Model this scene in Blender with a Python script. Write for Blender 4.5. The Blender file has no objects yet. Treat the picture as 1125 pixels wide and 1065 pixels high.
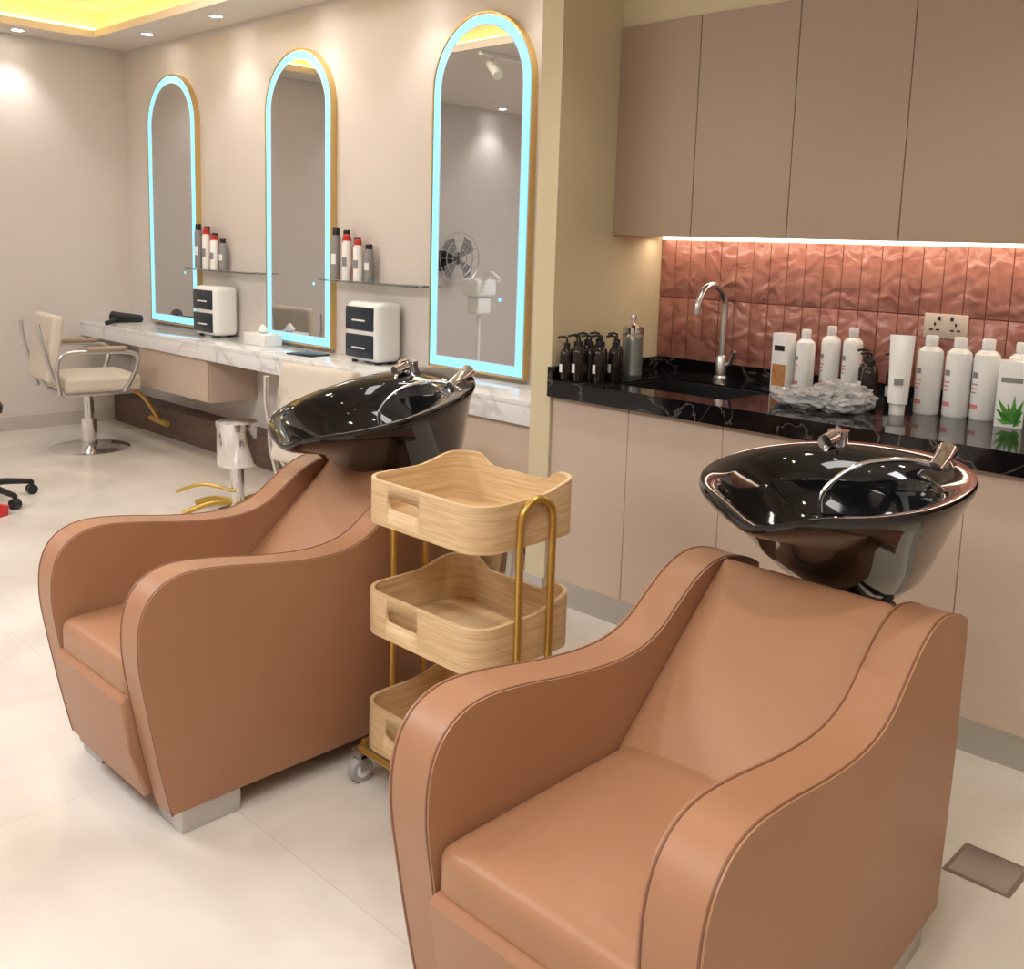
import bpy, bmesh, math, random
from mathutils import Vector, Matrix, noise
random.seed(7)
S = bpy.context.scene
S.view_settings.view_transform = 'Standard'
S.view_settings.look = 'None'
COL = S.collection

# ------------------------------------------------------------------ materials
def srgb(r, g, b):
    f = lambda c: (c/255/12.92) if c/255 <= .04045 else ((c/255+.055)/1.055)**2.4
    return (f(r), f(g), f(b), 1)

def mat(name, col, rough=.5, metal=0, bump=0, bscale=50, var=0, vscale=4, coat=0, emit=None, estr=0, trans=0, ior=1.45, aniso=None, alpha=1):
    m = bpy.data.materials.new(name); m.use_nodes = True
    nt = m.node_tree; N = nt.nodes; L = nt.links
    b = N['Principled BSDF']
    b.inputs['Base Color'].default_value = col
    b.inputs['Roughness'].default_value = rough
    b.inputs['Metallic'].default_value = metal
    b.inputs['IOR'].default_value = ior
    b.inputs['Coat Weight'].default_value = coat
    b.inputs['Coat Roughness'].default_value = .05
    b.inputs['Transmission Weight'].default_value = trans
    b.inputs['Alpha'].default_value = alpha
    if emit:
        b.inputs['Emission Color'].default_value = emit
        b.inputs['Emission Strength'].default_value = estr
    tc = N.new('ShaderNodeTexCoord')
    if var:
        nz = N.new('ShaderNodeTexNoise'); nz.inputs['Scale'].default_value = vscale; nz.inputs['Detail'].default_value = 4
        mx = N.new('ShaderNodeMix'); mx.data_type = 'RGBA'
        mx.inputs['A'].default_value = tuple(c*(1-var) for c in col[:3])+(1,)
        mx.inputs['B'].default_value = tuple(min(1, c*(1+var)) for c in col[:3])+(1,)
        L.new(tc.outputs['Object'], nz.inputs['Vector']); L.new(nz.outputs['Fac'], mx.inputs['Factor'])
        L.new(mx.outputs['Result'], b.inputs['Base Color'])
    if bump:
        nb = N.new('ShaderNodeTexNoise'); nb.inputs['Scale'].default_value = bscale; nb.inputs['Detail'].default_value = 3
        bp = N.new('ShaderNodeBump'); bp.inputs['Strength'].default_value = bump; bp.inputs['Distance'].default_value = .01
        L.new(tc.outputs['Object'], nb.inputs['Vector']); L.new(nb.outputs['Fac'], bp.inputs['Height'])
        L.new(bp.outputs['Normal'], b.inputs['Normal'])
    return m

def marble(name, base, vein, rough, scale=2.5, width=.04, amount=1.0):
    m = mat(name, base, rough); nt = m.node_tree; N = nt.nodes; L = nt.links; b = N['Principled BSDF']
    tc = N.new('ShaderNodeTexCoord')
    n1 = N.new('ShaderNodeTexNoise'); n1.inputs['Scale'].default_value = scale; n1.inputs['Detail'].default_value = 6; n1.inputs['Distortion'].default_value = 1.2
    s = N.new('ShaderNodeMath'); s.operation = 'SUBTRACT'; s.inputs[1].default_value = .5
    a = N.new('ShaderNodeMath'); a.operation = 'ABSOLUTE'
    mr = N.new('ShaderNodeMapRange'); mr.inputs['From Min'].default_value = 0; mr.inputs['From Max'].default_value = width
    mr.inputs['To Min'].default_value = amount; mr.inputs['To Max'].default_value = 0
    mx = N.new('ShaderNodeMix'); mx.data_type = 'RGBA'; mx.inputs['A'].default_value = base; mx.inputs['B'].default_value = vein
    L.new(tc.outputs['Object'], n1.inputs['Vector']); L.new(n1.outputs['Fac'], s.inputs[0]); L.new(s.outputs[0], a.inputs[0])
    L.new(a.outputs[0], mr.inputs['Value']); L.new(mr.outputs[0], mx.inputs['Factor']); L.new(mx.outputs['Result'], b.inputs['Base Color'])
    return m

def wood_mat(name, c1, c2):
    m = mat(name, c1, .5); nt = m.node_tree; N = nt.nodes; L = nt.links; b = N['Principled BSDF']
    tc = N.new('ShaderNodeTexCoord'); mp = N.new('ShaderNodeMapping'); mp.inputs['Scale'].default_value = (4, 4, 95)
    nz = N.new('ShaderNodeTexNoise'); nz.inputs['Scale'].default_value = 1.6; nz.inputs['Detail'].default_value = 5; nz.inputs['Distortion'].default_value = .5
    rp = N.new('ShaderNodeValToRGB'); rp.color_ramp.elements[0].position = .35; rp.color_ramp.elements[0].color = c2
    rp.color_ramp.elements[1].position = .62; rp.color_ramp.elements[1].color = c1
    L.new(tc.outputs['Object'], mp.inputs['Vector']); L.new(mp.outputs[0], nz.inputs['Vector']); L.new(nz.outputs['Fac'], rp.inputs[0]); L.new(rp.outputs[0], b.inputs['Base Color'])
    return m

def tile_mat():
    m = mat('pink_glazed_tile', srgb(176, 112, 102), .24); nt = m.node_tree; N = nt.nodes; L = nt.links; b = N['Principled BSDF']
    tc = N.new('ShaderNodeTexCoord')
    n1 = N.new('ShaderNodeTexNoise'); n1.inputs['Scale'].default_value = 9; n1.inputs['Detail'].default_value = 2; n1.inputs['Distortion'].default_value = 1.5
    w = N.new('ShaderNodeTexWave'); w.wave_type = 'RINGS'; w.inputs['Scale'].default_value = 7; w.inputs['Distortion'].default_value = 9; w.inputs['Detail'].default_value = 1.5; w.inputs['Detail Scale'].default_value = 1.5
    ad = N.new('ShaderNodeMath'); ad.operation = 'MULTIPLY_ADD'; ad.inputs[1].default_value = .5
    bp = N.new('ShaderNodeBump'); bp.inputs['Strength'].default_value = .8; bp.inputs['Distance'].default_value = .009
    rp = N.new('ShaderNodeValToRGB'); rp.color_ramp.elements[0].position = .3; rp.color_ramp.elements[0].color = srgb(156, 100, 88)
    rp.color_ramp.elements[1].position = .75; rp.color_ramp.elements[1].color = srgb(186, 130, 114)
    L.new(tc.outputs['Object'], n1.inputs['Vector']); L.new(tc.outputs['Object'], w.inputs['Vector'])
    L.new(w.outputs['Fac'], ad.inputs[0]); L.new(n1.outputs['Fac'], ad.inputs[2]); L.new(ad.outputs[0], bp.inputs['Height'])
    L.new(bp.outputs['Normal'], b.inputs['Normal']); L.new(n1.outputs['Fac'], rp.inputs[0]); L.new(rp.outputs[0], b.inputs['Base Color'])
    return m

def floor_mat():
    m = mat('floor_porcelain', srgb(222, 210, 194), .13); nt = m.node_tree; N = nt.nodes; L = nt.links; b = N['Principled BSDF']
    tc = N.new('ShaderNodeTexCoord')
    br = N.new('ShaderNodeTexBrick'); br.offset = 0.0
    br.inputs['Scale'].default_value = 1; br.inputs['Brick Width'].default_value = 1.2; br.inputs['Row Height'].default_value = 1.2
    br.inputs['Mortar Size'].default_value = .0015; br.inputs['Mortar Smooth'].default_value = .3
    br.inputs['Color1'].default_value = (1, 1, 1, 1); br.inputs['Color2'].default_value = (.965, .96, .955, 1); br.inputs['Mortar'].default_value = (.84, .81, .79, 1)
    nz = N.new('ShaderNodeTexNoise'); nz.inputs['Scale'].default_value = 1.3; nz.inputs['Detail'].default_value = 7; nz.inputs['Distortion'].default_value = .8
    rp = N.new('ShaderNodeValToRGB'); rp.color_ramp.elements[0].position = .3; rp.color_ramp.elements[0].color = srgb(200, 191, 181)
    rp.color_ramp.elements[1].position = .65; rp.color_ramp.elements[1].color = srgb(226, 220, 212)
    mx = N.new('ShaderNodeMix'); mx.data_type = 'RGBA'; mx.blend_type = 'MULTIPLY'; mx.inputs['Factor'].default_value = 1
    L.new(tc.outputs['Object'], br.inputs['Vector']); L.new(tc.outputs['Object'], nz.inputs['Vector']); L.new(nz.outputs['Fac'], rp.inputs[0])
    L.new(rp.outputs[0], mx.inputs['A']); L.new(br.outputs['Color'], mx.inputs['B']); L.new(mx.outputs['Result'], b.inputs['Base Color'])
    return m

M = {}
M['wall'] = mat('wall_plaster', srgb(214, 206, 200), .75, bump=.05, bscale=30, var=.03, vscale=2)
M['wall2'] = mat('wall_plaster_warm', srgb(218, 204, 170), .75, bump=.05, bscale=30, var=.03, vscale=2)
M['ceil'] = mat('ceiling_paint', srgb(226, 216, 204), .8, var=.02)
M['floor'] = floor_mat()
M['base'] = mat('baseboard_paint', srgb(196, 188, 180), .5, var=.03)
M['leather'] = mat('tan_leather', srgb(168, 122, 92), .40, bump=.05, bscale=320, var=.04, vscale=5)
M['leather2'] = mat('tan_leather_cushion', srgb(170, 124, 93), .38, bump=.55, bscale=5, var=.04, vscale=5)
M['seam'] = mat('leather_piping', srgb(124, 84, 62), .5, var=.1, vscale=20)
M['taupe'] = mat('taupe_laminate', srgb(174, 150, 130), .4, var=.03, vscale=2)
M['beigelam'] = mat('beige_laminate', srgb(206, 184, 166), .42, var=.03, vscale=2)
M['gap'] = mat('joint_shadow_gap', srgb(130, 112, 98), .7, var=.05)
M['blackm'] = marble('black_marble', srgb(18, 16, 18), srgb(120, 112, 108), .08, 2.2, .007, .6)
M['whitem'] = marble('white_marble', srgb(236, 236, 237), srgb(190, 188, 190), .08, 1.6, .03, .6)
M['chrome'] = mat('chrome', (.8, .8, .82, 1), .1, 1, var=.02)
M['steel'] = mat('brushed_steel', (.6, .59, .58, 1), .3, 1, bump=.03, bscale=200)
M['gold'] = mat('brass_gold', srgb(206, 170, 92), .36, .85, var=.04)
M['goldp'] = mat('gold_paint', srgb(214, 184, 124), .35, .6, var=.04)
M['black'] = mat('black_gloss', (.006, .006, .007, 1), .05, 0, coat=.6, var=.1)
M['blackp'] = mat('black_plastic', (.015, .015, .016, 1), .35, var=.1)
M['ash'] = wood_mat('ash_wood', srgb(226, 196, 154), srgb(206, 172, 126))
M['dwood'] = wood_mat('dark_wood', srgb(112, 88, 76), srgb(90, 68, 58))
M['cream'] = mat('cream_vinyl', srgb(212, 200, 184), .45, bump=.06, bscale=150, var=.03)
M['white'] = mat('white_plastic', srgb(238, 238, 236), .3, var=.02)
M['whiteb'] = mat('white_bottle', srgb(242, 241, 238), .25, var=.02)
M['red'] = mat('red_plastic', srgb(190, 50, 46), .35, var=.05)
M['orange'] = mat('orange_label', srgb(190, 130, 80), .5, var=.4, vscale=60)
M['green'] = mat('green_label', srgb(80, 150, 60), .5, var=.5, vscale=60)
M['grey'] = mat('grey_print', srgb(140, 138, 140), .5, var=.1)
M['pinkp'] = mat('rose_print', srgb(205, 130, 130), .5, var=.1)
M['tile'] = tile_mat()
M['grout'] = mat('grout', srgb(150, 104, 94), .8, var=.05)
M['glass'] = mat('clear_glass', (.85, .95, .93, 1), .03, trans=.9, var=.01)
M['mirror'] = mat('mirror_glass', (.66, .67, .68, 1), .01, 1)
M['cyan'] = mat('mirror_led', (.2, .6, .8, 1), .4, emit=(.21, .64, 1.0, 1), estr=1.2)
M['glow'] = mat('mirror_led_halo', (.5, .7, .8, 1), .3, emit=(.3, .62, .82, 1), estr=.35)  # weak emission painting the soft halo inside the LED band
M['ledw'] = mat('warm_led_strip', (1, .8, .55, 1), .4, emit=(1, .8, .6, 1), estr=4)
M['ledg'] = mat('cove_led_strip', (1, .8, .4, 1), .4, emit=(1, .70, .14, 1), estr=10)
M['lamp'] = mat('downlight_lens', (1, 1, 1, 1), .4, emit=(1, .96, .9, 1), estr=10)
M['bag'] = mat('plastic_film', (.80, .80, .81, 1), .12, trans=.65, bump=.5, bscale=22, var=.05)
M['dark'] = mat('dark_glass', (.02, .03, .045, 1), .08, var=.05)
M['amber'] = mat('dark_bottle', (.02, .012, .01, 1), .15, var=.1)
M['rubber'] = mat('grey_rubber', srgb(170, 170, 172), .5, var=.04)

# ------------------------------------------------------------------ mesh helpers
def root(name, loc=(0, 0, 0), rz=0, rx=0):
    e = bpy.data.objects.new(name, None); e.empty_display_size = .1
    e.location = loc; e.rotation_euler = (rx, 0, rz); COL.objects.link(e); return e

def from_bm(name, bm, m, parent=None, smooth=True, ang=38):
    bmesh.ops.recalc_face_normals(bm, faces=bm.faces)
    me = bpy.data.meshes.new(name); bm.to_mesh(me); bm.free()
    for p in me.polygons: p.use_smooth = smooth
    if smooth: me.set_sharp_from_angle(angle=math.radians(ang))
    for mm in (m if isinstance(m, (list, tuple)) else [m]): me.materials.append(mm)
    o = bpy.data.objects.new(name, me); COL.objects.link(o)
    if parent: o.parent = parent
    return o

def add_box(bm, lo, hi, bev=0, seg=2, mi=0):
    r = bmesh.ops.create_cube(bm, size=1); vs = r['verts']
    for v in vs:
        v.co = Vector([lo[i]+(v.co[i]+.5)*(hi[i]-lo[i]) for i in range(3)])
    fs = set(f for v in vs for f in v.link_faces)
    for f in fs: f.material_index = mi
    if bev:
        es = list(set(e for v in vs for e in v.link_edges))
        bmesh.ops.bevel(bm, geom=es, offset=bev, segments=seg, profile=.5, affect='EDGES', clamp_overlap=True)

def box(name, lo, hi, m, parent=None, bev=0, seg=2):
    bm = bmesh.new(); add_box(bm, lo, hi, bev, seg); return from_bm(name, bm, m, parent)

def boxes(name, lst, m, parent=None, bev=0):
    bm = bmesh.new()
    for l in lst: add_box(bm, l[0], l[1], bev, 2, l[2] if len(l) > 2 else 0)
    return from_bm(name, bm, m, parent)

def cr(pts, n=6, closed=False):
    P = [Vector(p) for p in pts]; out = []; L = len(P)
    rng = range(L if closed else L-1)
    for i in rng:
        p1 = P[i]; p2 = P[(i+1) % L]
        p0 = P[i-1] if (closed or i > 0) else p1*2-p2
        p3 = P[(i+2) % L] if (closed or i+2 < L) else p2*2-p1
        for k in range(n):
            t = k/n
            out.append(.5*((2*p1)+(p2-p0)*t+(2*p0-5*p1+4*p2-p3)*t*t+(3*p1-3*p2+p3-p0)*t**3))
    if not closed: out.append(P[-1])
    return out

def add_tube(bm, pts, r, seg=10, closed=False, mi=0, r2=None):
    P = [Vector(p) for p in pts]; n = len(P)
    T = []
    for i in range(n):
        a = P[i-1] if (i > 0 or closed) else P[i]; b = P[(i+1) % n] if (i < n-1 or closed) else P[i]
        T.append((b-a).normalized())
    up = Vector((0, 0, 1)) if abs(T[0].z) < .9 else Vector((1, 0, 0))
    nrm = (up-T[0]*up.dot(T[0])).normalized(); rings = []
    for i in range(n):
        nrm = (nrm-T[i]*nrm.dot(T[i])).normalized(); bi = T[i].cross(nrm)
        rr = r if r2 is None else r+(r2-r)*i/(n-1)
        rings.append([bm.verts.new(P[i]+nrm*rr*math.cos(2*math.pi*k/seg)+bi*rr*math.sin(2*math.pi*k/seg)) for k in range(seg)])
    for i in range(n if closed else n-1):
        A = rings[i]; B = rings[(i+1) % n]
        for k in range(seg):
            f = bm.faces.new((A[k], A[(k+1) % seg], B[(k+1) % seg], B[k])); f.material_index = mi
    if not closed:
        for q in (rings[0], rings[-1][::-1]):
            f = bm.faces.new(q); f.material_index = mi

def tube(name, pts, r, m, parent=None, seg=10, closed=False, r2=None):
    bm = bmesh.new(); add_tube(bm, pts, r, seg, closed, 0, r2); return from_bm(name, bm, m, parent, ang=50)

def add_lathe(bm, prof, c=(0, 0, 0), seg=28, mi=0, sx=1, sy=1):
    rings = []
    for r, z in prof:
        r = max(r, .0004)
        rings.append([bm.verts.new((c[0]+r*sx*math.cos(2*math.pi*k/seg), c[1]+r*sy*math.sin(2*math.pi*k/seg), c[2]+z)) for k in range(seg)])
    for A, B in zip(rings[:-1], rings[1:]):
        for k in range(seg):
            f = bm.faces.new((A[k], A[(k+1) % seg], B[(k+1) % seg], B[k])); f.material_index = mi
    for q in (rings[0], rings[-1]):
        f = bm.faces.new(q); f.material_index = mi

def lathe(name, prof, m, parent=None, c=(0, 0, 0), seg=28, sx=1, sy=1):
    bm = bmesh.new(); add_lathe(bm, prof, c, seg, 0, sx, sy); return from_bm(name, bm, m, parent, ang=35)

def cushion(name, size, r, m, parent, loc, rx=0, bulge=.015, n=18):
    sx, sy, sz = [s/2 for s in size]
    bm = bmesh.new(); bmesh.ops.create_cube(bm, size=2)
    bmesh.ops.subdivide_edges(bm, edges=bm.edges[:], cuts=n, use_grid_fill=True)
    for v in bm.verts:
        p = Vector([math.sin(c*math.pi/2) for c in v.co]); p = Vector((p.x*sx, p.y*sy, p.z*sz))
        q = Vector((max(-sx+r, min(sx-r, p.x)), max(-sy+r, min(sy-r, p.y)), max(-sz+r, min(sz-r, p.z))))
        d = p-q
        if d.length > 1e-6: p = q+d.normalized()*r*max(abs(d.x), abs(d.y), abs(d.z))/r
        w = max(0, 1-(p.x/sx)**2)*max(0, 1-(p.y/sy)**2)
        p.z += bulge*w*(1 if p.z > 0 else -.2)
        v.co = p
    o = from_bm(name, bm, m, parent, ang=80); o.location = loc; o.rotation_euler = (rx, 0, 0); return o

def extr(name, prof, x0, x1, m, parent, bev=.012, seg=3):
    """profile of (y,z) extruded along x"""
    bm = bmesh.new()
    A = [bm.verts.new((x0, p[0], p[1])) for p in prof]; B = [bm.verts.new((x1, p[0], p[1])) for p in prof]
    fa = bm.faces.new(A); fb = bm.faces.new(B[::-1]); n = len(A)
    for i in range(n): bm.faces.new((A[i], A[(i+1) % n], B[(i+1) % n], B[i]))
    if bev:
        es = list(set(list(fa.edges)+list(fb.edges)))
        bmesh.ops.bevel(bm, geom=es, offset=bev, segments=seg, profile=.5, affect='EDGES', clamp_overlap=True)
    return from_bm(name, bm, m, parent, ang=35)

def disc_patch(name, r, a0, a1, z0, z1, m, parent, n=8):
    bm = bmesh.new(); vs = []
    for i in range(n+1):
        a = a0+(a1-a0)*i/n
        vs.append((bm.verts.new((r*math.cos(a), r*math.sin(a), z0)), bm.verts.new((r*math.cos(a), r*math.sin(a), z1))))
    for i in range(n): bm.faces.new((vs[i][0], vs[i+1][0], vs[i+1][1], vs[i][1]))
    return from_bm(name, bm, m, parent)

# ------------------------------------------------------------------ camera
H = 1.42
F = 1100.0
V1 = Vector((-575-562.5, 232-430, F)).normalized()
Xc = -V1
w = Vector((1, .03, 0))
dn = V1.cross(w).normalized(); Up = -dn
Yc = Up.cross(Xc).normalized()
right = Vector((Xc.x, Yc.x, Up.x)); down = Vector((Xc.y, Yc.y, Up.y)); fwd = Vector((Xc.z, Yc.z, Up.z))
cam = bpy.data.cameras.new('camera'); co = bpy.data.objects.new('camera', cam); COL.objects.link(co)
mw = Matrix.Identity(4)
for i in range(3):
    mw[i][0] = right[i]; mw[i][1] = -down[i]; mw[i][2] = -fwd[i]
mw[0][3], mw[1][3], mw[2][3] = 0, 0, H
co.matrix_world = mw
cam.sensor_fit = 'HORIZONTAL'; cam.sensor_width = 36; cam.lens = F/1125*36; cam.shift_y = -102.5/1125; cam.clip_start = .05
S.camera = co

# ------------------------------------------------------------------ room shell
XL, XR, YF, YM, YB, ZC = -7.36, 2.2, -3.0, 3.40, 3.55, 2.71
PX0, PX1, PY = -2.68, -2.575, 2.86
box('floor', (XL-.1, YF-.1, -.1), (XR+.1, YB+.1, 0), M['floor'])
box('wall_left', (XL-.1, YF-.1, 0), (XL, YB+.1, 2.95), M['wall'])
box('wall_mirror', (XL, YM, 0), (PX0, YB+.1, 2.95), M['wall'])
box('wall_partition', (PX0, PY, 0), (PX1, YB+.1, ZC), M['wall2'])
box('wall_back', (PX1, YB, 0), (XR, YB+.1, ZC), M['wall2'])
box('wall_right', (XR, YF-.1, 0), (XR+.1, YB+.1, 2.95), M['wall'])
box('wall_front', (XL, YF-.1, 0), (XR, YF, 2.95), M['wall'])
TX0, TX1, TY0, TY1, TZ = -7.03, -3.1, 1.9, 3.04, 2.9
boxes('ceiling', [((XL, TY1, ZC), (XR, YB, ZC+.05)), ((XL, YF, ZC), (XR, TY0, ZC+.05)), ((XL, TY0, ZC), (TX0, TY1, ZC+.05)),
                  ((TX1, TY0, ZC), (XR, TY1, ZC+.05)), ((TX0-.15, TY0-.15, TZ), (TX1+.15, TY1+.15, TZ+.05)),
                  ((TX0-.15, TY0-.15, ZC+.05), (TX0-.12, TY1+.15, TZ)), ((TX1+.12, TY0-.15, ZC+.05), (TX1+.15, TY1+.15, TZ)),
                  ((TX0-.12, TY0-.15, ZC+.05), (TX1+.12, TY0-.12, TZ)), ((TX0-.12, TY1+.12, ZC+.05), (TX1+.12, TY1+.15, TZ))], M['ceil'])
boxes('trim_1', [((TX0-.09, TY0-.08, ZC+.052), (TX0-.06, TY1+.08, ZC+.075)), ((TX1+.06, TY0-.08, ZC+.052), (TX1+.09, TY1+.08, ZC+.075)),
                 ((TX0-.06, TY0-.09, ZC+.052), (TX1+.06, TY0-.06, ZC+.075)), ((TX0-.06, TY1+.06, ZC+.052), (TX1+.06, TY1+.09, ZC+.075))], M['ledg'])
boxes('baseboard_left', [((XL, YF, 0), (XL+.015, YM, .1))], M['base'])
boxes('baseboard_mirror', [((XL+.015, YM-.15, 0), (PX0, YM, .2))], M['dwood'])
box('baseboard_partition', (PX0-.01, PY-.012, 0), (PX1+.0, PY, .1), M['base'])

WARM = (1, .96, .9)
def downlight(x, y, e=45, ang=100, col=WARM, z=ZC, r=.05):
    rt = root('ceiling_downlight', (x, y, z))
    lathe('bezel', [(.048, 0), (.05, -.004), (.036, -.006), (.034, -.002)], M['white'], rt, seg=24)
    lathe('lens', [(.034, -.003), (.0, -.003)], M['lamp'], rt, seg=20)
    ld = bpy.data.lights.new('spot', 'SPOT'); ld.energy = e; ld.spot_size = math.radians(ang); ld.spot_blend = .8; ld.color = col; ld.shadow_soft_size = r
    lo = bpy.data.objects.new('spot', ld); COL.objects.link(lo); lo.parent = rt; lo.location = (0, 0, -.02)

for x in (-6.57, -5.68, -4.8, -3.9, -3.1): downlight(x, 3.2, 12, 100, (1, .95, .88))
for y in (2.6, 1.2, -.4): downlight(-7.18, y, 20, 100, (1, .98, .98))
for x, y, e in ((-2.05, 2.35, 27), (-.9, 2.45, 27), (.3, 2.4, 20)): downlight(x, y, e, 110, (1, .94, .80))
for x, y, e in ((-2.3, .4, 21), (-.7, .8, 36), (-3.6, .9, 34), (.6, -1.2, 28), (-2.4, -1.4, 28), (-4.8, -1.2, 30)):
    downlight(x, y, e, 130)
downlight(1.3, 1.6, 54, 130, (1, .80, .42))
def area(name, loc, sx, sy, e, col, rot=(0, 0, 0)):
    ld = bpy.data.lights.new(name, 'AREA'); ld.shape = 'RECTANGLE'; ld.size = sx; ld.size_y = sy; ld.energy = e; ld.color = col
    lo = bpy.data.objects.new(name, ld); COL.objects.link(lo); lo.location = loc; lo.rotation_euler = rot
area('added_fill_area', (-5.0, 2.45, TZ-.01), 1.4, .5, 18, (1, .9, .76))  # added fill inside the cove tray, not a real fixture
area('added_fill_area', (-4.2, -.4, ZC-.005), 1.8, 1.0, 82, (.97, .97, 1))  # added fill for the left side, kept out of view
area('added_fill_area', (-.6, -.4, ZC-.005), 2.2, 1.0, 54, (1, .98, .95))  # added fill at the ceiling behind the camera
area('under_cabinet_light', (-.4, 3.46, 1.452), 4.3, .05, 6.5, (1, .82, .64))

tk = root('track_light', (-5.15, 1.35, ZC))
box('rail', (-.018, -1.0, -.03), (.018, .5, 0), M['white'], tk, .002)
for yy in (-.6, -.1, .35):
    tube('stem', [(0, yy, -.02), (0, yy, -.09)], .008, M['white'], tk)
    tube('head', [(-.05, yy, -.06), (.03, yy+.02, -.13), (.06, yy+.03, -.16)], .035, M['white'], tk, 16)

# ------------------------------------------------------------------ kitchen counter, cabinets
GX = [PX1, -2.2, -1.8, -1.4, -1.0, -.6, -.2, .2, .6, 1.0, 1.4, 1.8, XR]
kc = root('base_cabinet')
boxes('carcass', [((PX1, 2.90, .1), (XR, 2.92, .86)), ((PX1, 2.92, .1), (XR, YB, .12)), ((PX1, YB-.02, .12), (XR, YB, .86))], M['gap'], kc)
bm = bmesh.new()
for a, b in zip(GX[:-1], GX[1:]): add_box(bm, (a+.001, 2.872, .105), (b-.001, 2.90, .855), .0015, 1)
from_bm('doors', bm, M['beigelam'], kc)
box('kick', (PX1, 2.885, 0), (XR, 2.9, .1), M['steel'], kc)
SX0, SX1, SY0, SY1 = -2.36, -1.86, 2.97, 3.3
ct = root('black_marble_countertop')
boxes('slab', [((PX1, 2.84, .862), (SX0, YB, .90)), ((SX1, 2.84, .862), (XR, YB, .90)), ((SX0, 2.84, .862), (SX1, SY0, .90)), ((SX0, SY1, .862), (SX1, YB, .90))], M['blackm'], ct)
boxes('front_lip', [((PX1, 2.84, .835), (XR, 2.868, .862))], M['blackm'], ct)
boxes('upstand', [((PX1, YB-.018, .90), (XR, YB, .95)), ((PX1, 2.84, .90), (PX1+.018, YB-.018, .95))], M['blackm'], ct)
sk = root('kitchen_sink')
boxes('bowl', [((SX0, SY0, .70), (SX0+.008, SY1, .893)), ((SX1-.008, SY0, .70), (SX1, SY1, .893)), ((SX0+.008, SY0, .70), (SX1-.008, SY0+.008, .893)),
               ((SX0+.008, SY1-.008, .70), (SX1-.008, SY1, .893)), ((SX0+.008, SY0+.008, .70), (SX1-.008, SY1-.008, .708))], M['blackp'], sk)
uc = root('wall_cabinet')
ZU0, ZU1, YU = 1.464, 2.262, 3.2
box('carcass', (PX1, YU+.02, ZU0+.004), (XR, YB, ZU1), M['gap'], uc)
bm = bmesh.new()
for a, b in zip(GX[:-1], GX[1:]): add_box(bm, (a+.001, YU, ZU0-.004), (b-.001, YU+.02, ZU1), .0015, 1)
from_bm('doors', bm, M['taupe'], uc)
box('underside', (PX1, YU+.02, ZU0), (XR, YB, ZU0+.004), M['taupe'], uc)
box('wall_bulkhead', (PX1, YU+.012, ZU1), (XR, YB, ZC), M['wall2'])
box('under_cabinet_led_strip', (PX1+.02, YB-.035, ZU0-.014), (XR, YB-.014, ZU0), M['ledw'])
bm = bmesh.new(); tw = .075; x = PX1
while x < XR-.01:
    x2 = min(x+tw, XR)
    for z0, z1 in ((.951, 1.207), (1.209, 1.45)):
        n0 = len(bm.verts); add_box(bm, (x+.0007, YB-.012, z0), (x2-.0007, YB-.001, z1), .003, 2)
        bm.verts.ensure_lookup_table()
        ty = random.uniform(-.012, .012); tz = random.uniform(-.005, .005)
        for v in bm.verts[n0:]:
            if v.co.y < YB-.008: v.co.y += (v.co.x-(x+x2)/2)*ty*1.5+(v.co.z-(z0+z1)/2)*tz
    x += tw
tl = root('trim_pink_tile_backsplash')
from_bm('tiles', bm, M['tile'], tl)
box('grout_bed', (PX1, YB-.004, .95), (XR, YB-.0005, 1.45), M['grout'], tl)

fa = root('kitchen_faucet', (-2.17, 3.42, .90))
lathe('base', [(.028, 0), (.028, .012), (.022, .02), (.022, .09), (.016, .1), (.0, .1)], M['steel'], fa)
tube('spout', cr([(0, 0, .09), (0, 0, .2), (0, 0, .3), (0, -.03, .355), (0, -.09, .378), (0, -.15, .36), (0, -.185, .31), (0, -.19, .27)], 6), .013, M['steel'], fa, 14)
tube('lever', [(.02, 0, .06), (.04, 0, .07), (.065, -.01, .12)], .008, M['steel'], fa)
so = root('wall_socket', (-1.35, YB-.012, 1.175))
box('plate', (-.075, -.01, -.043), (.075, 0, .043), mat('socket_beige', srgb(216, 202, 186), .4, var=.02), so, .004)
bm = bmesh.new()
for sx in (-.036, .036):
    for dx, dz, a, b in ((0, .012, .003, .006), (-.011, -.008, .006, .003), (.011, -.008, .006, .003)):
        add_box(bm, (sx+dx-a, -.0115, dz-b-.005), (sx+dx+a, -.0098, dz+b-.005))
    add_box(bm, (sx-.005-.014*(1 if sx > 0 else -1), -.0125, .02), (sx+.005-.014*(1 if sx > 0 else -1), -.0098, .034))
from_bm('slots', bm, M['blackp'], so)

# ------------------------------------------------------------------ bottles
def pump_bottle(x, y, h=.13, r=.026, m=None, z=.90):
    rt = root('dark_pump_bottle', (x, y, z)); m = m or M['amber']
    lathe('body', [(r*.9, 0), (r, .006), (r, h*.8), (r*.8, h*.92), (r*.4, h), (r*.4, h+.012), (0, h+.012)], m, rt, seg=20)
    lathe('collar', [(r*.5, h), (r*.5, h+.018), (.004, h+.02), (.004, h+.04), (0, h+.04)], M['blackp'], rt, seg=14)
    tube('spout', [(0, 0, h+.038), (-.01, -.01, h+.043), (-.026, -.026, h+.038)], .0045, M['blackp'], rt, 8)
    disc_patch('label', r+.0006, math.radians(215), math.radians(275), h*.25, h*.5, M['whiteb'], rt)
for x, y in ((-2.525, 2.89), (-2.47, 2.90), (-2.525, 2.95), (-2.465, 2.96), (-2.41, 2.95), (-2.525, 3.01), (-2.46, 3.02), (-2.40, 3.03), (-2.515, 3.07), (-2.44, 3.09)):
    pump_bottle(x, y, random.uniform(.125, .14))
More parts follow.
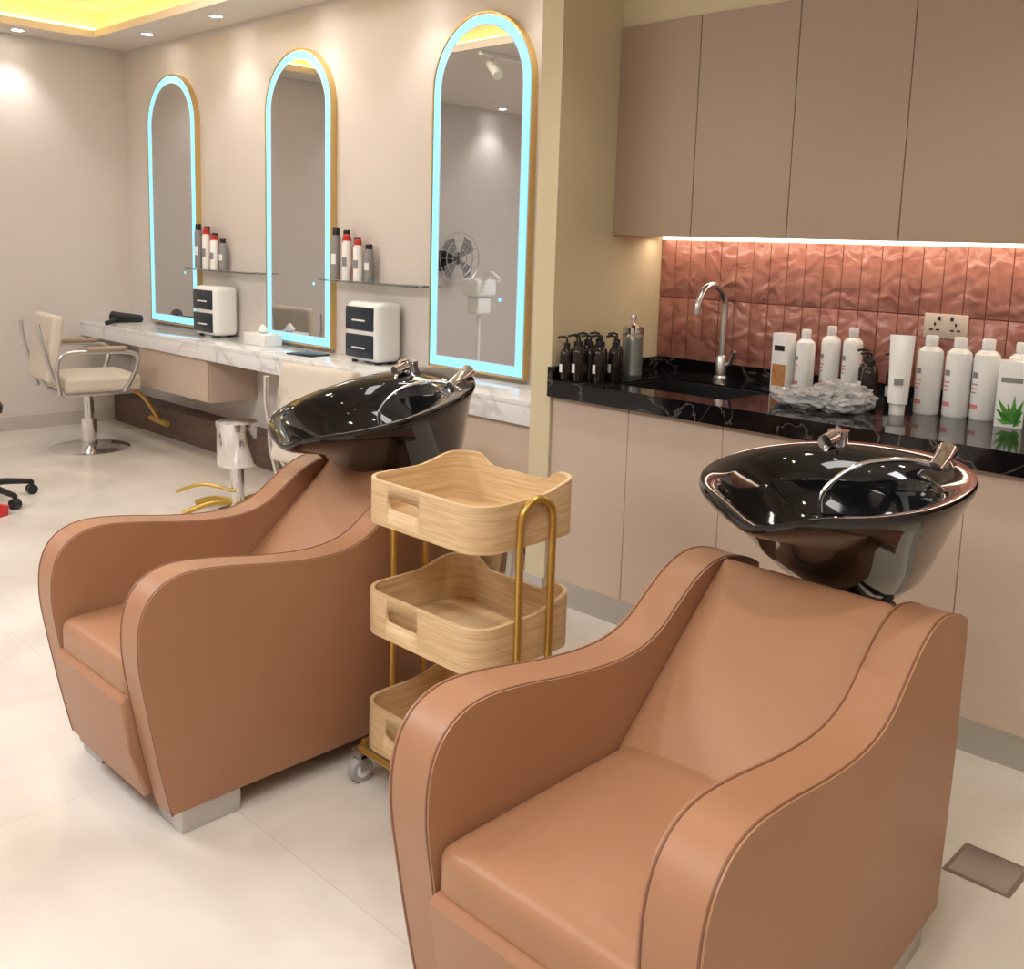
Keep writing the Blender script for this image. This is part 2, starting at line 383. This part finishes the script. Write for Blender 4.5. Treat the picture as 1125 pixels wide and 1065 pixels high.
pump_bottle(-1.50, 3.3, .14, .028); pump_bottle(-1.44, 3.36, .14, .028); pump_bottle(-1.56, 3.4, .14, .028); pump_bottle(-1.20, 3.44, .15, .028)
jr = root('disinfectant_jar', (-2.44, 3.19, .90))
lathe('glass_body', [(.04, 0), (.042, .01), (.042, .17), (.036, .18), (.036, .18)], M['glass'], jr)
lathe('tool_basket', [(.03, .01), (.03, .16), (0, .16)], M['steel'], jr)
lathe('lid', [(.043, .175), (.044, .2), (.02, .21), (.008, .215), (.008, .228), (.014, .235), (.01, .248), (0, .25)], M['chrome'], jr)

def shampoo(x, y, h=.21, r=.032, pr='pinkp', rz=0, z=.90):
    rt = root('shampoo_bottle', (x, y, z), rz)
    lathe('body', [(r*.92, 0), (r, .006), (r, h*.86), (r*.93, h*.93), (r*.6, h*.985), (r*.42, h), (0, h)], M['whiteb'], rt, seg=26)
    lathe('cap', [(r*.45, h), (r*.5, h+.003), (r*.5, h+.03), (r*.44, h+.034), (0, h+.034)], M['white'], rt, seg=20)
    c = math.radians(238)
    disc_patch('logo', r+.0007, c-.28, c+.28, h*.6, h*.68, M['grey'], rt)
    for k in range(3): disc_patch('text_line', r+.0007, c-.35+.05*k, c+.35-.06*k, h*(.5-.06*k), h*(.5-.06*k)+.004, M[pr], rt)
    disc_patch('band', r+.0007, c-.45, c+.45, h*.16, h*.22, M[pr], rt)
for x, y, h in ((-1.80, 3.40, .20), (-1.73, 3.46, .215), (-1.65, 3.47, .215)): shampoo(x, y, h, .035)
for x, y, h in ((-1.30, 3.30, .225), (-1.215, 3.32, .225), (-1.135, 3.34, .225)): shampoo(x, y, h, .0405)
for x, y, h in ((-1.045, 3.38, .22), (-.94, 3.36, .22), (-.85, 3.33, .22), (-.76, 3.35, .22)): shampoo(x, y, h, .0405, 'green')
bx = root('product_carton', (-1.87, 3.37, .90), math.radians(-8))
box('carton', (-.036, -.025, 0), (.033, .025, .215), M['whiteb'], bx, .001)
box('picture', (-.03, -.0262, .02), (.03, -.0252, .1), M['orange'], bx); box('print', (-.025, -.0262, .15), (.02, -.0252, .17), M['blackp'], bx)
bx = root('product_carton', (-1.03, 3.27, .90), math.radians(12))
box('carton', (-.04, -.028, 0), (.04, .028, .205), M['whiteb'], bx, .001)
bm = bmesh.new()
for k in range(11):
    a = math.radians(15+k*15); L = .07+.025*(k % 2)
    p0 = Vector((.012, -.0286, .008)); d = Vector((math.cos(a), 0, math.sin(a))); s = Vector((-d.z, 0, d.x))*.008
    tip = p0+d*L; tip.x = max(-.038, min(.038, tip.x))
    bm.faces.new([bm.verts.new(p0-s*.6), bm.verts.new(p0+(tip-p0)*.5-s), bm.verts.new(tip), bm.verts.new(p0+(tip-p0)*.5+s)])
from_bm('leaf_picture', bm, M['green'], bx); box('print', (-.03, -.0292, .14), (.03, -.0282, .155), M['grey'], bx)
tb = root('cream_tube', (-1.355, 3.2, .90), math.radians(20))
bm = bmesh.new()
pr = [(.024, .024, 0), (.025, .025, .035), (.031, .031, .037), (.034, .026, .14), (.037, .014, .22), (.039, .002, .26)]
rings = [[bm.verts.new((a*math.cos(t*math.pi/12), b*math.sin(t*math.pi/12), z)) for t in range(24)] for a, b, z in pr]
for A, B in zip(rings[:-1], rings[1:]):
    for k in range(24): bm.faces.new((A[k], A[(k+1) % 24], B[(k+1) % 24], B[k]))
bm.faces.new(rings[0]); bm.faces.new(rings[-1])
from_bm('body', bm, M['whiteb'], tb)
box('print', (-.014, -.0315, .10), (.014, -.0265, .12), M['grey'], tb)
pb = root('plastic_bag_pile', (-1.56, 3.09, .90))
for i, (dx, dy, sx, sy, sz) in enumerate(((-.10, .03, .09, .08, .035), (.0, 0, .10, .08, .04), (.09, .04, .08, .07, .04), (.02, .08, .11, .07, .05), (-.06, -.02, .09, .06, .03), (.07, -.02, .07, .05, .028))):
    bm = bmesh.new(); bmesh.ops.create_icosphere(bm, subdivisions=5, radius=1)
    for v in bm.verts:
        n = noise.noise(v.co*1.7+Vector((i*7, 0, 0)))*.4+(.5-abs(noise.noise(v.co*3.2+Vector((0, i*3, 0)))))*.35
        p = v.co*(.85+n); v.co = Vector((p.x*sx+dx, p.y*sy+dy, max(0.001, p.z*sz+sz*.8)))
    from_bm('bag', bm, M['bag'], pb, ang=70)

# ------------------------------------------------------------------ styling desk
dk = root('marble_styling_desk')
box('top', (XL, 3.02, .735), (PX0, YM, .76), M['whitem'], dk, .002)
box('front_apron', (XL, 3.02, .655), (PX0, 3.045, .735), M['whitem'], dk, .002)
box('underside', (XL, 3.045, .665), (PX0, YM, .735), M['taupe'], dk)
for x0, x1 in ((-6.5, -5.58), (-3.75, PX0)):
    box('drawer_box', (x0, 3.07, .38), (x1, YM, .665), M['beigelam'], dk, .002)
    box('drawer_front', (x0+.005, 3.055, .385), (x1-.005, 3.07, .65), M['beigelam'], dk, .002)

def arch(w, h, d, n=28):
    r = w/2-d; zc = h-w/2; pts = [(-r, d), (-r, zc)]
    for k in range(1, n): a = math.pi-math.pi*k/n; pts.append((r*math.cos(a), zc+r*math.sin(a)))
    pts += [(r, zc), (r, d)]; return pts
def arch_ring(bm, w, h, d0, d1, y0, y1):
    A = arch(w, h, d0); B = arch(w, h, d1); n = len(A)
    V = [[bm.verts.new((p[0], y, p[1])) for p in Q] for Q, y in ((A, y0), (A, y1), (B, y1), (B, y0))]
    for k in range(4):
        P, Q = V[k], V[(k+1) % 4]
        for i in range(n): bm.faces.new((P[i], P[(i+1) % n], Q[(i+1) % n], Q[i]))
def arch_mirror(x):
    rt = root('arched_led_mirror', (x, YM, .78)); w, h = .68, 1.70
    bm = bmesh.new(); arch_ring(bm, w, h, 0, .006, 0, -.04); from_bm('gold_frame', bm, M['goldp'], rt, ang=30)
    bm = bmesh.new(); bm.faces.new([bm.verts.new((p[0], -.035, p[1])) for p in arch(w, h, .005)]); from_bm('mirror_glass', bm, M['mirror'], rt, smooth=False)
    bm = bmesh.new(); arch_ring(bm, w, h, .014, .052, -.0355, -.038); from_bm('led_band', bm, M['cyan'], rt, ang=30)
    bm = bmesh.new(); arch_ring(bm, w, h, .052, .062, -.0352, -.0365); from_bm('led_halo', bm, M['glow'], rt, ang=30)  # thin glowing ring stands in for the LED halo on the glass
    box('touch_switch', (.16, -.0375, .36), (.175, -.0355, .375), M['cyan'], rt)
for x in (-3.54, -5.07, -6.60): arch_mirror(x)

def steril(x):
    rt = root('towel_sterilizer', (x, 3.295, .76)); w, d, h = .14, .085, .325
    box('housing', (-w, -d, .012), (w, d, h), M['white'], rt, .035, 5)
    for z0 in (.03, .175):
        box('drawer', (-w+.012, -d-.008, z0), (w-.03, -d+.01, z0+.125), M['dark'], rt, .016, 3)
        box('drawer_handle', (-.06, -d-.016, z0+.05), (.05, -d-.006, z0+.058), M['white'], rt, .003)
    boxes('feet', [((sx*.1-.012, sy*.045-.012, 0), (sx*.1+.012, sy*.045+.012, .014)) for sx in (-1, 1) for sy in (-1, 1)], M['blackp'], rt)
steril(-4.25); steril(-5.90)
def shelf(x0, x1):
    rt = root('glass_shelf', (0, 0, 0))
    box('pane', (x0, 3.26, 1.178), (x1, YM, 1.186), M['glass'], rt, .001)
    for xx in (x0+.1, x1-.1): box('clip', (xx-.012, YM-.02, 1.165), (xx+.012, YM, 1.186), M['chrome'], rt, .002)
shelf(-4.71, -3.9); shelf(-6.24, -5.44)
def spray(x, y, h, m):
    rt = root('hairspray_can', (x, y, 1.187)); r = .026
    lathe('can', [(r, 0), (r, h*.8), (r*.8, h*.85), (r*.8, h*.86), (0, h*.86)], m, rt, seg=18)
    lathe('cap', [(r*.75, h*.86), (r*.75, h*.98), (r*.6, h), (0, h)], M['blackp'] if m != M['white'] else M['red'], rt, seg=18)
    disc_patch('band', r+.0006, math.radians(180), math.radians(320), h*.3, h*.5, M['white'] if m != M['white'] else M['grey'], rt)
for bx0 in (-4.61, -6.14):
    for i, m in enumerate(('grey', 'red', 'white', 'red', 'white', 'grey')):
        spray(bx0+.05*(i % 6), 3.31+.035*(i % 2), .28-.018*i+random.uniform(0, .02), M[m])
tis = root('tissue_box', (-5.3, 3.27, .76)); box('box', (-.12, -.06, 0), (.12, .06, .07), M['whiteb'], tis, .004)
bm = bmesh.new(); add_lathe(bm, [(.02, .07), (.035, .085), (.02, .11), (.004, .125)], (0, 0, 0), 10); from_bm('tissue', bm, M['whiteb'], tis)
hd = root('hair_dryer', (-6.95, 3.17, .76+.045), .5)
tube('barrel', [(-.1, 0, 0), (-.05, 0, 0), (.04, 0, 0), (.13, 0, 0)], .045, M['blackp'], hd, 18, r2=.028)
tube('handle', [(-.03, -.0, -.01), (-.035, -.09, -.02), (-.03, -.16, -.028)], .017, M['blackp'], hd, 12)
pp = root('magazine', (-4.72, 3.2, .76), .15); box('pages', (-.1, -.07, 0), (.1, .07, .008), M['blackp'], pp, .001)

# ------------------------------------------------------------------ shampoo chair
ARM = [(.075, .06), (.045, .2), (.018, .35), (.002, .46), (.006, .545), (.03, .602), (.075, .636), (.14, .647), (.24, .637), (.36, .617), (.48, .604),
       (.57, .607), (.64, .628), (.70, .668), (.76, .708), (.82, .732), (.88, .738), (.94, .728), (1.0, .708), (1.035, .69)]
def shampoo_chair(x, y, splay=0, bx=0, by=1.01, bz=.65):
    rt = root('shampoo_chair', (x, y, 0))
    top = [(v.x, v.y) for v in cr([(a, b, 0) for a, b in ARM], 4)]
    prof = top+[(1.042, .66), (1.035, .4), (1.02, .06)]
    for s in (-1, 1):
        x0, x1 = (s*.285, s*.192)
        extr('arm', prof, min(x0, x1), max(x0, x1), M['leather'], rt, .010, 3)
        for xe in (s*.2835, s*.1935):
            pts = []
            n = len(top)
            for i in range(n):
                a = Vector(top[max(0, i-1)]); b = Vector(top[min(n-1, i+1)]); t = (b-a).normalized(); nn = Vector((t.y, -t.x))
                p = Vector(top[i])+nn*.001
                pts.append((xe-s*.004*(1 if abs(xe) > .25 else -1), p.x, p.y))
            tube('piping', pts, .0028, M['seam'], rt, 6)
    body = [(.09, .07), (.07, .34), (.5, .34), (.78, .58), (.885, .672), (.91, .682), (.985, .665), (1.0, .64), (1.0, .07)]
    extr('back_body', body, -.193, .193, M['leather'], rt, .003, 2)
    extr('footrest_panel', [(.055, .075), (.02, .2), (.0, .33), (.01, .345), (.09, .345), (.09, .075)], -.19, .19, M['leather'], rt, .012, 3)
    cushion('seat', (.386, .62, .11), .03, M['leather2'], rt, (0, .325, .372), 0, .018)
    ang = math.atan2(.32, .36)
    c = Vector((0, .690, .572)); nrm = Vector((0, -math.sin(ang), math.cos(ang)))
    cushion('backrest', (.390, .50, .13), .018, M['leather2'], rt, c-nrm*.055, ang, .008)
    e = c+Vector((0, math.cos(ang), math.sin(ang)))*.243
    tube('backrest_piping', [(-.19, e.y, e.z+.003), (.19, e.y, e.z+.003)], .0026, M['seam'], rt, 6)
    for s in (-1, 1):
        for yy in (.1, .8): box('foot', (min(s*.16, s*.275), yy, 0), (max(s*.16, s*.275), yy+.16, .066), M['steel'], rt, .003)
    if splay:
        for o in rt.children:
            mb = o.matrix_basis.copy(); mi = mb.inverted()
            for v in o.data.vertices:
                p = mb @ v.co; p.x = -.285+(p.x+.285)*(1+splay*(1.03-p.y)); v.co = mi @ p
    # basin pedestal and drain hose stand behind the back
    box('basin_pedestal', (bx-.07, by+.13, 0), (bx+.05, by+.23, bz), M['blackp'], rt, .01)
    tube('drain_hose', cr([(bx+.04, by+.12, bz+.01), (bx+.085, by+.18, bz-.06), (bx+.09, by+.24, bz-.2), (bx+.08, by+.24, .25), (bx+.08, by+.24, .02)], 6), .017, M['blackp'], rt, 12)
    return rt

def shampoo_basin(x, y, z, tilt, rz=0):
    rt = root('shampoo_basin', (x, y, 0), rz)
    bm = bmesh.new(); N = 64
    def ring(a, b, yc, zz, neck=0, e=2.25, flat=0):
        out = []
        for k in range(N):
            t = 2*math.pi*k/N; c, s = math.cos(t), math.sin(t)
            px = a*math.copysign(abs(c)**(2/e), c); py = b*math.copysign(abs(s)**(2/e), s)
            if s < 0: px *= 1-.10*(-s)**2
            zz2 = zz
            if neck: zz2 -= neck*math.exp(-((px/.075)**2))*(1 if py < 0 else 0)*min(1, max(0, (-py/b-.5)/.4)) ; zz2 += .012*(py/b)
            p = Vector((px, py+yc, zz2)); q = Matrix.Rotation(tilt, 3, 'X') @ p
            out.append(bm.verts.new(q+Vector((0, 0, z))))
        return out
    R = [ring(.075, .075, .13, -.275), ring(.11, .12, .128, -.268), ring(.145, .165, .11, -.232), ring(.18, .217, .075, -.168), ring(.218, .27, .035, -.09), ring(.25, .315, .006, -.035, .02),
         ring(.262, .332, 0, -.012, .03), ring(.266, .338, 0, .002, .035), ring(.262, .334, 0, .012, .035), ring(.25, .322, 0, .012, .035),
         ring(.226, .25, -.045, .004, .035), ring(.216, .236, -.046, -.01, .03), ring(.197, .215, -.03, -.06, .01), ring(.165, .18, -.01, -.12), ring(.11, .12, .01, -.16), ring(.03, .03, .03, -.17)]
    for A, B in zip(R[:-1], R[1:]):
        for k in range(N): bm.faces.new((A[k], A[(k+1) % N], B[(k+1) % N], B[k]))
    bm.faces.new(R[0]); bm.faces.new(R[-1])
    from_bm('bowl', bm, M['black'], rt, ang=60)
    T = Matrix.Rotation(tilt, 4, 'X')
    def tp(p): return (T @ Vector(p))+Vector((0, 0, z))
    bm = bmesh.new(); add_tube(bm, [tp((0, .03, -.171)), tp((0, .03, -.164))], .026, 18); from_bm('drain', bm, M['chrome'], rt)
    bm = bmesh.new()
    mx, my = -.13, .265
    add_tube(bm, [tp((mx, my, .01)), tp((mx, my, .02)), tp((mx, my, .055))], .026, 18)
    add_tube(bm, [tp((mx, my-.02, .04)), tp((mx+.0, my-.07, .035))], .018, 14)
    add_tube(bm, [tp(p) for p in cr([(mx, my-.06, .03), (mx+.01, my-.08, .0), (mx+.02, my-.09, -.10)], 5)], .006, 8)
    add_tube(bm, [tp((mx, my, .055)), tp((mx, my-.01, .063)), tp((mx+.03, my-.07, .07))], .006, 8)
    hx = .13
    add_tube(bm, [tp((hx, my-.02, .0)), tp((hx, my-.02, .03))], .022, 16)
    add_tube(bm, [tp(p) for p in ((hx, my-.06, .014), (hx-.0, my-.02, .03), (hx-.01, my+.03, .04))], .017, 14, r2=.023)
    add_tube(bm, [tp(p) for p in cr([(hx, my-.05, .02), (hx-.06, my-.09, .03), (hx-.14, my-.15, .01), (hx-.19, my-.20, -.05), (hx-.19, my-.21, -.11)], 6)], .0065, 8)
    from_bm('mixer_tap', bm, M['chrome'], rt, ang=50)
    return rt
# chair, then its basin resting on the pedestal
shampoo_chair(-.965, 1.01, .11, -.01, 1.01, .655)
shampoo_basin(-.975, 2.02, .93, math.radians(1))
shampoo_chair(-2.36, .95, .02, -.06, .97, .665)
shampoo_basin(-2.42, 1.88, .92, math.radians(10))

# ------------------------------------------------------------------ trolley
def rrect(x0, x1, y0, y1, r, n=8):
    pts = []
    for cx, cy, a0 in ((x1-r, y0+r, -90), (x1-r, y1-r, 0), (x0+r, y1-r, 90), (x0+r, y0+r, 180)):
        for k in range(n+1):
            a = math.radians(a0+90*k/n); pts.append((cx+r*math.cos(a), cy+r*math.sin(a)))
    return pts
TW = .22
def tray(rt, z0, h, raise_=.03):
    x0, x1, y0, y1 = -TW, TW, -.175, .175
    def sub(P):
        out = []
        for i in range(len(P)):
            a, b = Vector(P[i]), Vector(P[(i+1) % len(P)]); m = max(1, int((b-a).length/.01))
            for k in range(m): out.append(a+(b-a)*k/m)
        return out
    O = sub(rrect(x0, x1, y0, y1, .07)); I = []
    n = len(O)
    for i in range(n):
        t = (O[(i+1) % n]-O[i-1]).normalized(); I.append(O[i]-Vector((t.y, -t.x))*.011)
    def hz(p):
        s = min(1, max(0, (p.y-.0)/.15)); mid = min(1, max(0, (.15-abs(p.x))/.06)); mid = mid*mid*(3-2*mid)
        return h+raise_*s*s*(3-2*s)-(.028*mid if p.y > .15 else 0)
    bm = bmesh.new()
    V = [[bm.verts.new((p.x, p.y, z0)) for p in O], [bm.verts.new((p.x, p.y, z0+hz(p))) for p in O],
         [bm.verts.new((q.x, q.y, z0+hz(p))) for p, q in zip(O, I)], [bm.verts.new((p.x, p.y, z0+.012)) for p in I]]
    for A, B in zip(V[:-1], V[1:]):
        for i in range(n): bm.faces.new((A[i], A[(i+1) % n], B[(i+1) % n], B[i]))
    bm.faces.new(V[0]); bm.faces.new(V[3])
    o = from_bm('tray', bm, M['ash'], rt, ang=30)
    cb = bmesh.new(); pr = rrect(-.06, .06, z0+h*.42, z0+h*.42+.03, .0145, 6)
    A = [cb.verts.new((p[0]-.05, y0-.03, p[1])) for p in pr]; B = [cb.verts.new((p[0]-.05, y0+.03, p[1])) for p in pr]; m = len(A)
    cb.faces.new(A); cb.faces.new(B[::-1])
    for i in range(m): cb.faces.new((A[i], A[(i+1) % m], B[(i+1) % m], B[i]))
    c = from_bm('cutter', cb, M['ash'], rt)
    md = o.modifiers.new('slot', 'BOOLEAN'); md.object = c; md.operation = 'DIFFERENCE'; md.solver = 'EXACT'
    bpy.context.view_layer.update()
    dg = bpy.context.evaluated_depsgraph_get(); me = bpy.data.meshes.new_from_object(o.evaluated_get(dg))
    o.modifiers.clear(); o.data = me; bpy.data.objects.remove(c)
tr = root('wooden_salon_trolley', (-1.77, 1.68, 0))
tray(tr, .715, .112, .026); tray(tr, .425, .112, .026); tray(tr, .11, .12, .026)
g = M['gold']
hx = TW+.0105
tube('handle_frame', cr([(hx, -.055, .10), (hx, -.055, .3), (hx, -.055, .6), (hx, -.055, .77), (hx, -.04, .81), (hx, .0, .828), (hx, .04, .81), (hx, .055, .77), (hx, .055, .6), (hx, .055, .3), (hx, .055, .10)], 5), .0095, g, tr, 12)
tube('handle_frame', cr([(-hx, -.055, .10), (-hx, -.055, .3), (-hx, -.055, .6), (-hx, -.055, .72), (-hx, -.04, .76), (-hx, .0, .775), (-hx, .04, .76), (-hx, .055, .72), (-hx, .055, .6), (-hx, .055, .3), (-hx, .055, .10)], 5), .0085, g, tr, 12)
tube('base_frame', cr([(p[0], p[1], .095) for p in rrect(-TW-.01, TW+.01, -.175, .175, .05, 4)], 2, True), .0095, g, tr, 10, closed=True)
for sx in (-1, 1):
    for sy in (-1, 1):
        cx, cy = sx*(TW-.005), sy*.17
        bm = bmesh.new()
        add_tube(bm, [(cx-.012, cy, .033), (cx+.012, cy, .033)], .033, 24, mi=0)
        add_tube(bm, [(cx-.014, cy, .033), (cx+.014, cy, .033)], .019, 18, mi=1)
        add_box(bm, (cx-.02, cy-.012, .033), (cx-.015, cy+.012, .078), 0, 1, 2); add_box(bm, (cx+.015, cy-.012, .033), (cx+.02, cy+.012, .078), 0, 1, 2)
        add_box(bm, (cx-.02, cy-.015, .07), (cx+.02, cy+.015, .09), 0, 1, 2)
        from_bm('caster', bm, [M['rubber'], M['white'], M['steel']], tr)
bx_, by_ = -.165, .26
lathe('tint_bowl', [(.045, .455), (.05, .457), (.070, .62), (.076, .70), (.08, .705), (.076, .708), (.070, .70), (.048, .465), (0, .465)], M['chrome'], tr, (bx_, by_, 0))
tube('bowl_ring', [(bx_+.078*math.cos(a*math.pi/12), by_+.078*math.sin(a*math.pi/12), .70) for a in range(24)], .004, g, tr, 8, closed=True)
tube('bowl_ring_arm', [(bx_+.03, .187, .70), (bx_+.04, .172, .712), (bx_+.045, .165, .725)], .005, g, tr, 8)

# ------------------------------------------------------------------ styling chairs
def styling_chair(x, y, rz=0):
    rt = root('styling_chair', (x, y, 0), rz)
    cushion('seat', (.48, .48, .10), .03, M['cream'], rt, (0, .03, .45), 0, .012)
    cushion('backrest', (.44, .42, .07), .025, M['cream'], rt, (0, -.25, .68), math.radians(82), .01)
    tube('back_frame', cr([(-.2, -.2, .40), (-.215, -.265, .5), (-.22, -.32, .7), (-.2, -.34, .84)], 5), .012, M['steel'], rt)
    tube('back_frame', cr([(.2, -.2, .40), (.215, -.265, .5), (.22, -.32, .7), (.2, -.34, .84)], 5), .012, M['steel'], rt)
    for s in (-1, 1):
        tube('arm_frame', cr([(s*.25, -.24, .40), (s*.27, -.26, .55), (s*.28, -.22, .655), (s*.285, -.05, .665), (s*.285, .17, .655), (s*.285, .23, .61), (s*.27, .2, .5), (s*.25, .15, .40)], 6), .013, M['steel'], rt, 10)
        cushion('arm_pad', (.045, .24, .025), .01, M['taupe'], rt, (s*.285, .04, .683), 0, .003, 6)
    box('seat_plate', (-.2, -.2, .375), (.2, .22, .397), M['steel'], rt, .004)
    lathe('pump_column', [(.05, .02), (.05, .2), (.032, .205), (.032, .38), (0, .38)], M['chrome'], rt)
    lathe('base_disc', [(.25, 0), (.25, .008), (.22, .018), (.07, .028), (0, .03)], M['chrome'], rt, seg=40)
    tube('footrest_stem', cr([(0, .18, .38), (0, .33, .34), (0, .43, .2), (0, .46, .14)], 5), .013, M['gold'], rt)
    tube('footrest_bar', [(-.15, .46, .14), (0, .46, .14), (.15, .46, .14)], .02, M['gold'], rt, 12)
styling_chair(-6.47, 2.69, math.radians(-6)); styling_chair(-3.45, 2.60, math.radians(8))
hb = root('hydraulic_chair_base', (-4.50, 2.62, 0))
lathe('cylinder', [(.035, .02), (.035, .24), (.095, .25), (.10, .26), (.10, .45), (.105, .455), (.105, .475), (0, .478)], M['chrome'], hb, seg=32)
lathe('base_disc', [(.1, 0), (.1, .015), (.05, .03), (.0, .032)], M['chrome'], hb)
for a in (200, 250, 330, 20, 110):
    r = math.radians(a); tube('leg', cr([(0, 0, .05), (.14*math.cos(r), .14*math.sin(r), .055), (.27*math.cos(r), .27*math.sin(r), .016)], 4), .014, M['gold'], hb)
tube('pedal', cr([(.03, -.03, .12), (-.1, -.14, .15), (-.22, -.22, .1)], 4), .009, M['gold'], hb)
st = root('rolling_stool', (-5.50, 1.70, 0))
lathe('seat', [(.11, .46), (.13, .47), (.135, .5), (.12, .53), (0, .54)], M['blackp'], st)
lathe('gas_lift', [(.025, .08), (.025, .3), (.016, .3), (.016, .46), (0, .46)], M['blackp'], st)
for k in range(5):
    a = math.radians(20+72*k); c, s = math.cos(a), math.sin(a)
    tube('leg', [(0, 0, .1), (.14*c, .14*s, .09), (.27*c, .27*s, .07)], .022, M['blackp'], st, 10, r2=.014)
    bm = bmesh.new(); add_tube(bm, [(.27*c-.02*s, .27*s+.02*c, .027), (.27*c+.02*s, .27*s-.02*c, .027)], .027, 16)
    add_box(bm, (.27*c-.01, .27*s-.01, .03), (.27*c+.01, .27*s+.01, .075)); from_bm('caster', bm, M['blackp'], st)
rb = root('red_dustpan', (-5.18, 1.54, 0), .4)
extr('pan', [(0, 0), (.16, 0), (.17, .05), (.15, .05), (.14, .01), (0, .006)], -.1, .1, M['red'], rb, .002, 1)

# things seen in the mirrors
fn = root('wall_fan', (XL, .2, 1.22))
bm = bmesh.new()
add_box(bm, (0, -.05, -.1), (.04, .05, .1), .01)
add_tube(bm, [(.03, 0, 0), (.12, 0, .03), (.16, 0, .03)], .02, 10)
add_tube(bm, [(.12, 0, .03), (.22, 0, .03)], .06, 18)
from_bm('mount', bm, M['blackp'], fn)
bm = bmesh.new()
for r in (.25, .17, .09): add_tube(bm, [(.26, r*math.cos(a*math.pi/16), .03+r*math.sin(a*math.pi/16)) for a in range(32)], .004, 6, True)
for k in range(16):
    a = k*math.pi/8; add_tube(bm, [(.28, 0, .03), (.27, .14*math.cos(a), .03+.14*math.sin(a)), (.24, .25*math.cos(a), .03+.25*math.sin(a)), (.2, .24*math.cos(a), .03+.24*math.sin(a))], .0018, 5)
from_bm('guard', bm, M['steel'], fn)
bm = bmesh.new()
for k in range(4):
    a = k*math.pi/2+.4; c, s = math.cos(a), math.sin(a); c2, s2 = math.cos(a+.8), math.sin(a+.8)
    bm.faces.new([bm.verts.new(p) for p in ((.235, .03*c, .03+.03*s), (.225, .22*c, .03+.22*s), (.235, .23*math.cos(a+.4), .03+.23*math.sin(a+.4)), (.25, .2*c2, .03+.2*s2), (.245, .03*c2, .03+.03*s2))])
from_bm('blades', bm, M['grey'], fn)
fs = root('hair_steamer', (-6.25, .75, 0))
box('head', (-.1, -.12, .95), (.1, .12, 1.1), M['white'], fs, .03, 4); box('tank', (-.07, -.08, .80), (.07, .08, .95), M['white'], fs, .015, 3)
tube('pole', [(0, 0, .07), (0, 0, .81)], .018, M['white'], fs); tube('nozzle', cr([(.05, 0, 1.08), (.14, 0, 1.15), (.24, 0, 1.1)], 5), .022, M['white'], fs)
for k in range(5):
    a = math.radians(72*k); tube('leg', [(0, 0, .08), (.24*math.cos(a), .24*math.sin(a), .05), (.25*math.cos(a), .25*math.sin(a), 0.0)], .014, M['white'], fs)

fd = root('floor_drain', (-.685, 2.345, 0))
box('plate', (-.065, -.065, 0), (.065, .065, .003), M['steel'], fd, .001)
box('frame', (-.075, -.075, 0), (.075, .075, .0018), M['gap'], fd)

wd = bpy.data.worlds.new('world'); S.world = wd; wd.use_nodes = True
wd.node_tree.nodes['Background'].inputs[0].default_value = (.9, .85, .8, 1); wd.node_tree.nodes['Background'].inputs[1].default_value = .3
